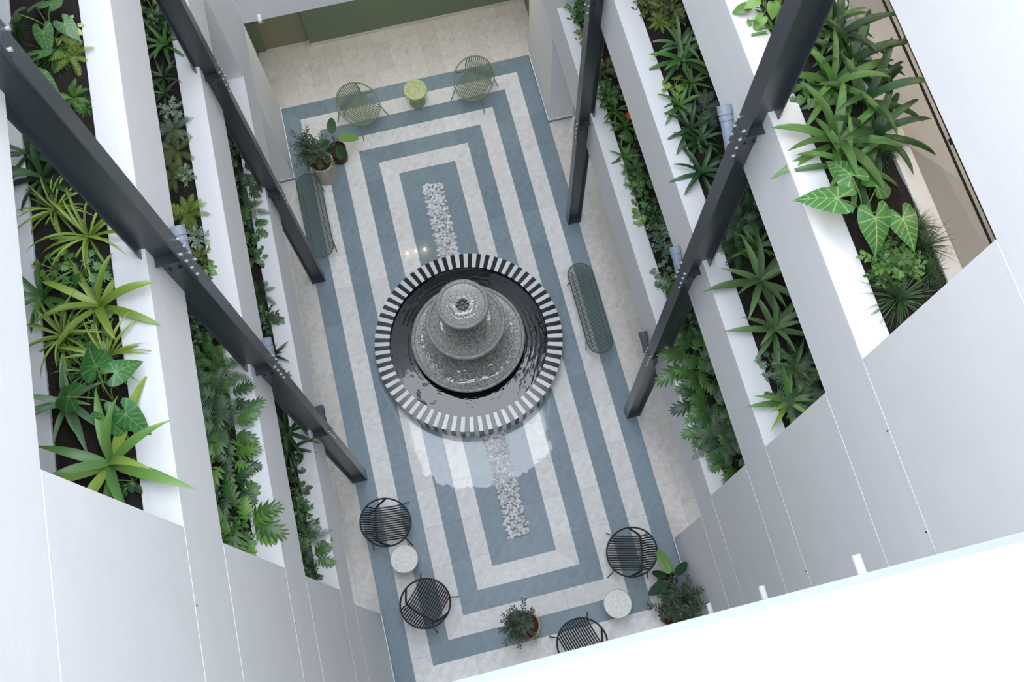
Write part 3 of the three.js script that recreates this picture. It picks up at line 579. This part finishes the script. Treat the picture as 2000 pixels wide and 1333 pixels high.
const planting = {
  L3: 'pothos dark 3.12 2.14 0.16, rosette draco 3.24 1.99 0.72, ear green 3.19 1.47 0.36, rosette blue 3.52 1.4 0.42, spider mid 3.36 1.16 0.3, spider lime 3.19 1.07 0.4, pothos mid 3.41 0.97 0.18, pothos mid 3.27 0.81 0.22, spider lime 3.53 0.8 0.38, strap lime 3.21 0.61 0.46, strap mid 3.66 0.41 0.3, monstera mid 3.33 0.28 0.24, grass mid 3.17 0.26 0.12, monstera bright 3.54 0.18 0.18, spider lime 3.23 -0.05 0.45, spider lime 3.49 -0.39 0.36, strap dark 3.56 -0.73 0.36, strap dark 3.66 -0.99 0.3, grass mid 3.12 -1.34 0.12, fern bright 3.22 -1.46 0.15, ear mid 3.51 -1.77 0.26, fern lime 3.18 -1.9 0.19, grass mid 3.34 -1.97 0.24, pothos var 3.18 -2.2 0.16, ear mid 3.34 -2.24 0.3, grass dark 3.66 -2.28 0.16',
  L2: 'split bright 3.11 2.11 0.32, shrub mid 3.33 2.07 0.24, split mid 3.13 1.95 0.4, split dark 3.21 1.57 0.3, split dark 3.11 1.32 0.24, split bright 3.2 1.23 0.36, split mid 3.11 0.88 0.34, fern gray 3.2 0.8 0.34, split dark 3.11 0.52 0.32, fern gray 3.23 0.48 0.36, fern mid 3.11 0.2 0.32, fern mid 3.23 0.01 0.34, shrub dark 3.25 -0.38 0.28, pothos mid 3.11 -1.06 0.12, pothos bright 3.11 -1.12 0.18, shrub olive 3.14 -1.32 0.16, shrub silver 3.15 -1.59 0.16, fern lime 3.2 -1.95 0.26, shrub silver 3.17 -2.48 0.14, fern olive 3.32 -2.49 0.22, fern olive 3.22 -2.85 0.26, fern gray 3.21 -3.17 0.26, shrub silver 3.2 -3.46 0.16, rosette dark 3.26 -3.69 0.26, rosette dark 3.24 -3.95 0.28, strap mid 3.16 -4.47 0.36, shrub dark 3.21 -4.79 0.25, pothos bright 3.25 -5.06 0.22',
  L1: 'shrub dark 3.14 2.24 0.18, split mid 3.11 2.07 0.3, fern gray 3.11 1.82 0.34, shrub dark 3.11 1.57 0.22, shrub mid 3.11 1.36 0.22, pothos dark 3.11 1.03 0.22, pothos dark 3.11 0.7 0.24, strap dark 3.11 0.4 0.36, strap dark 3.11 0.13 0.46, shrub gray 3.11 -0.64 0.24, rosette dark 3.11 -1.1 0.3, shrub gray 3.11 -1.7 0.2, shrub dark 3.14 -1.73 0.28, fern dark 3.16 -2.18 0.28, pothos mid 3.11 -2.77 0.2, pothos dark 3.14 -2.96 0.22, split mid 3.11 -3.35 0.3, fern dark 3.12 -3.67 0.32, split dark 3.11 -4.01 0.28, split dark 3.11 -4.39 0.3, shrub dark 3.14 -4.82 0.26',
  R1: 'split mid 3.22 2.13 0.34, fern gray 3.11 1.87 0.42, fern gray 3.15 1.84 0.36, split dark 3.2 1.69 0.34, split mid 3.11 1.59 0.38, split mid 3.16 1.38 0.38, split dark 3.11 1.21 0.42, split mid 3.12 0.85 0.38, split mid 3.11 0.56 0.46, split mid 3.23 0.38 0.34, shrub dark 3.24 -0.02 0.3, shrub mid 3.11 -0.7 0.2, pothos gray 3.14 -0.92 0.24, shrub gray 3.24 -1.35 0.2, shrub gray 3.26 -1.64 0.22, shrub dark 3.26 -1.95 0.26, pothos bright 3.11 -1.99 0.24, pothos mid 3.16 -2.19 0.24, shrub mid 3.11 -2.5 0.18, pothos mid 3.23 -2.59 0.24, fern mid 3.16 -2.82 0.24, strap mid 3.11 -3.08 0.28, split mid 3.32 -3.27 0.24, clivia mid 3.27 -3.64 0.34, strap mid 3.19 -3.97 0.3, shrub mid 3.11 -4.26 0.3, shrub olive 3.24 -4.79 0.26, shrub olive 3.11 -5.46 0.24, shrub mid 3.11 -5.97 0.3',
  R2: 'fern gray 3.31 2.25 0.3, rosette draco 3.17 2.17 0.48, monstera dark 3.12 2.04 0.18, fern gray 3.36 2.02 0.36, rosette dull 3.39 1.81 0.36, fern mid 3.56 1.8 0.32, monstera gray 3.17 1.71 0.24, rosette dull 3.31 1.3 0.56, rosette dull 3.35 0.68 0.68, rosette mid 3.44 0.24 0.36, fern dark 3.23 0.15 0.3, fern gray 3.3 -0.13 0.28, fern dark 3.48 -0.18 0.3, shrub dark 3.52 -0.4 0.28, strap dark 3.13 -0.91 0.4, strap dark 3.21 -1.33 0.34, strap dark 3.18 -1.54 0.38, fern gray 3.42 -1.77 0.28, strap mid 3.15 -1.9 0.32, rosette mid 3.37 -2.16 0.28, pothos lime 3.17 -2.18 0.2, strap mid 3.39 -2.53 0.46, strap blue 3.41 -2.77 0.4, fern lime 3.27 -3.2 0.18, shrub olive 3.44 -3.25 0.26, shrub olive 3.18 -3.45 0.22',
  R3: 'grass dark 3.24 2.18 0.32, grass dark 3.57 2.02 0.22, shrub mid 3.35 1.93 0.2, shrub mid 3.21 1.87 0.26, grass dark 3.6 1.79 0.28, grass dark 3.58 1.6 0.26, ear bigmid 3.23 1.38 0.42, grass dark 3.39 1.1 0.14, strap mid 3.27 0.91 0.46, grass dark 3.57 0.88 0.22, strap dark 3.6 0.68 0.5, strap mid 3.24 0.67 0.58, strap dark 3.65 0.33 0.52, strap mid 3.42 0.12 0.52, pothos mid 3.16 0.09 0.18, strap dark 3.66 -0.08 0.5, strap dark 3.66 -0.37 0.48, strap mid 3.6 -0.48 0.36, strap mid 3.11 -0.55 0.3, pothos bright 3.11 -0.8 0.28',
};
const ordinals = ['first', 'second', 'third', 'fourth', 'fifth', 'sixth', 'seventh', 'eighth', 'ninth', 'tenth'];
const soilMat = std('#2b2320', 0.95, { map: tex(256, (u, v) => { const n = wrapN(u, v, 40, 8.8), w = wrapN(u, v, 90, 4.4); return w > 0.36 ? 0.95 : Math.max(0.2, 0.75 + 0.9 * n); }) });
const tierWord = ['', 'lowest', 'middle', 'top'];
for (const [key, list] of Object.entries(planting)) {
  const s = key[0] === 'L' ? -1 : 1, k = +key[1], where = `the ${tierWord[k]} ${sideName[s]} planter`;
  const g = new THREE.PlaneGeometry(SOIL - LEDGE + 0.02, OZ1 - OZ0, 26, 260).rotateX(-PI / 2), p = g.attributes.position, uv = g.attributes.uv;
  for (let i = 0; i < p.count; i++) { const x = p.getX(i), z = p.getZ(i); p.setY(i, 0.05 * fbm(x * 4 + k * 9, s * 3, z * 4, 4) + 0.02 * fbm(x * 22, 1, z * 22, 2)); uv.setXY(i, x * 1.6, z * 1.6); }
  g.computeVertexNormals();
  const soil = mesh('planter_soil', g, soilMat); soil.position.set(s * (LEDGE + SOIL) / 2, T[k] - 0.035, (OZ0 + OZ1) / 2); tag(soil, `dark damp soil with white specks filling ${where}`, 'soil', null, 'stuff');
  const rows = list.split(', ').map((r) => r.split(' ')), count = {}, total = {};
  for (const r of rows) total[r[0] + r[1]] = (total[r[0] + r[1]] ?? 0) + 1;
  for (const [kind, tone, x, z, size] of rows) {
    const id = kind + tone, i = count[id] = (count[id] ?? -1) + 1, [name, words] = kindWords[kind];
    const o = thing(name, `${toneWords[tone]} ${words} in ${where}, ${total[id] === 1 ? 'only one of its colour' : ordinals[i] + ' such from its near end'}`, 'plant', [s * +x, T[k] - 0.035, +z], 0, `plants in ${where}`);
    kinds[kind](o, +size, tone);
  }
}
// ---------------------------------------------------------------- potted plants on the courtyard floor
const terra = tex(128, (u, v) => 0.9 + 0.25 * wrapN(u, v, 8, 2.7));
function pot(label, x, z, r, h, foot, col, rim) {
  const t = thing('plant_pot', label, 'pot', [x, 0, z]), m = std(col, 0.75, { map: terra });
  mesh('body', lathe([[0.01, 0.0], [foot, 0], [foot + 0.008, 0.015], [r - 0.012, h - rim], [r - 0.03, h - rim], [r - 0.03, h - 0.06], [0.01, h - 0.06]], 48), m, t);
  mesh('rim', lathe([[r - 0.012, h - rim], [r, h - rim + 0.01], [r, h - 0.012], [r - 0.008, h], [r - 0.03, h], [r - 0.032, h - 0.08]], 48), std(col, 0.7), t);
  mesh('soil', new THREE.CircleGeometry(r - 0.03, 32).rotateX(-PI / 2).translate(0, h - 0.05, 0), std('#4a2f24', 0.95), t);
}
function rubber(label, x, y, z, leaves) {
  const t = thing('rubber_plant', label, 'plant', [x, y, z]);
  mesh('stem', tube([V(0, 0, 0), V(0.01, 0.25, 0.01), V(0, 0.55, 0)], 0.014, 8, 6), stemMat, t);
  for (const [yaw, h, L, pitch, lit] of leaves) {
    const a = yaw * D2R, e = V(Math.sin(a) * 0.1, h + 0.06, Math.cos(a) * 0.1);
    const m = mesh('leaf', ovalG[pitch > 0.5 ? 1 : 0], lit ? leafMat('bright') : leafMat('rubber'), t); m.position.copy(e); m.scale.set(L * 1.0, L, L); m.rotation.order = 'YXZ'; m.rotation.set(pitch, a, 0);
    mesh('stalk', tube([V(0, h, 0), V(e.x * 0.5, h + 0.03, e.z * 0.5), e], 0.007, 5, 5), petioleMat, t);
  }
}
function olive(label, x, y, z, trunk, n, size, lean, spread) {
  const t = thing('olive_shrub', label, 'plant', [x, y, z]);
  mesh('stem', tube([V(0, 0, 0), V(lean[0] * 0.3, trunk * 0.5, lean[1] * 0.3), V(lean[0] * 0.7, trunk, lean[1] * 0.7)], 0.014, 10, 6), stemMat, t);
  for (let i = 0; i < n; i++) {
    const q = i / n, yaw = i * 2.4, m = mesh('branch', oliveG[Math.floor(q * oliveG.length)], leafMat('oliveleaf'), t);
    m.position.set(lean[0] * (0.2 + 0.5 * q), trunk * (0.25 + 0.75 * q), lean[1] * (0.2 + 0.5 * q)); m.scale.setScalar(size * rr(0.75, 1.15));
    const d = V(Math.sin(yaw) * spread + lean[0], 0, Math.cos(yaw) * spread + lean[1]); m.rotation.set(0, Math.atan2(d.x, d.z), 0);
  }
}
pot('tall pale terracotta pot at the end of the rod bench, holding the olive shrub', -2.097, -6.285, 0.245, 0.62, 0.232, '#cbbfb3', 0.03);
olive('sparse grey-green olive shrub in the tall pale pot by the rod bench', -2.097, 0.57, -6.285, 0.45, 15, 0.5, [-0.28, -0.14], 0.9);
pot('small dark brown pot behind the tall pale pot', -1.745, -6.63, 0.19, 0.40, 0.16, '#5b3a30', 0.04);
rubber('rubber plant with broad dark leaves in the small brown pot behind the pale pot', -1.745, 0.35, -6.63, [[-95, 0.3, 0.44, 0.25, 0], [175, 0.45, 0.42, 0.0, 0], [95, 0.35, 0.46, 0.3, 1], [40, 0.2, 0.34, 0.7, 0], [-50, 0.25, 0.42, 0.5, 0], [10, 0.15, 0.3, 0.8, 0]]);
pot('tan terracotta pot with bushy shrub alone in the middle of the near stripes', -0.27, 3.60, 0.252, 0.45, 0.2, '#c4a184', 0.05);
olive('bushy green shrub leaning out of the tan terracotta pot in the near stripes', -0.27, 0.4, 3.60, 0.35, 15, 0.40, [-0.3, -0.1], 0.8);
pot('red-brown pot half hidden by the parapet, holding the twiggy bush', 2.33, 4.02, 0.26, 0.5, 0.2, '#6e4138', 0.05);
olive('tall twiggy grey-green bush in the red-brown pot at the right wall', 2.33, 0.45, 4.02, 0.75, 20, 0.5, [0.14, -0.2], 0.6);
pot('grey pot under the rubber plant at the right wall', 2.40, 3.46, 0.18, 0.45, 0.15, '#787c82', 0.04);
rubber('rubber plant with glossy oval leaves in the grey pot by the right wall', 2.40, 0.40, 3.46, [[190, 0.45, 0.46, 0.05, 1], [-70, 0.35, 0.44, 0.35, 0], [-30, 0.25, 0.4, 0.5, 0], [120, 0.4, 0.36, 0.3, 0], [-130, 0.2, 0.3, 0.5, 0]]);
// downlights in the lobby ceiling
const lobbyMat = new THREE.MeshStandardMaterial({ color: '#ffffff', emissive: '#fff0dd', emissiveIntensity: 1.5 });
for (const [x, l] of [[-2.1, 'first'], [-0.7, 'second'], [0.7, 'third'], [2.1, 'last']]) {
  const t = thing('downlight', `round recessed downlight in the lobby ceiling, ${l} from the corner with the pilaster`, 'lamp', [x, B[1], -9.0]);
  mesh('housing', lathe([[0.075, 0], [0.075, -0.012], [0.06, -0.014]], 24), caulk, t);
  mesh('lamp_glow', new THREE.CircleGeometry(0.06, 24).rotateX(PI / 2).translate(0, -0.012, 0), lobbyMat, t);
  const p = new THREE.PointLight('#fff0dd', 0.11, 0, 2); p.position.set(0, -0.1, 0); p.castShadow = true; p.shadow.radius = 3; t.add(p);
}
// lamps in the ceiling of the top right gallery, which light its floor
for (const [z, l] of [[-3.2, 'furthest'], [-0.6, 'middle'], [1.8, 'nearest']]) {
  const t = thing('gallery_lamp', `small round warm lamp in the ceiling of the top right gallery, ${l} of three`, 'lamp', [4.25, B[4], z]);
  mesh('housing', lathe([[0.06, 0], [0.06, -0.02], [0.048, -0.024]], 24), caulk, t);
  mesh('lamp_glow', new THREE.CircleGeometry(0.048, 24).rotateX(PI / 2).translate(0, -0.022, 0), lobbyMat, t);
  const p = new THREE.PointLight('#ffe9c8', 0.3, 0, 2); p.position.set(0, -0.08, 0); p.castShadow = true; p.shadow.radius = 2; t.add(p);
}
// warm ceiling lamps in the far gallery, seen mirrored in the wet paving
const lampMat = new THREE.MeshStandardMaterial({ color: '#fff1d8', emissive: '#ffd9a0', emissiveIntensity: 9 });
for (const [x, l] of [[-0.45, 'nearest the middle'], [-0.72, 'between two'], [-1.0, 'nearest the corner']]) {
  const t = thing('ceiling_lamp', `small round warm ceiling lamp in the far upper gallery, ${l}`, 'lamp', [x, B[3], -8.53]);
  mesh('housing', lathe([[0.05, 0], [0.05, -0.03], [0.036, -0.035]], 24), caulk, t);
  mesh('lamp_glow', new THREE.CircleGeometry(0.036, 24).rotateX(PI / 2).translate(0, -0.034, 0), lampMat, t);
  const p = new THREE.PointLight('#ffd9a0', 0.06, 0, 2); p.position.set(0, -0.1, 0); p.castShadow = true; t.add(p);
}
renderer.render(scene, camera);
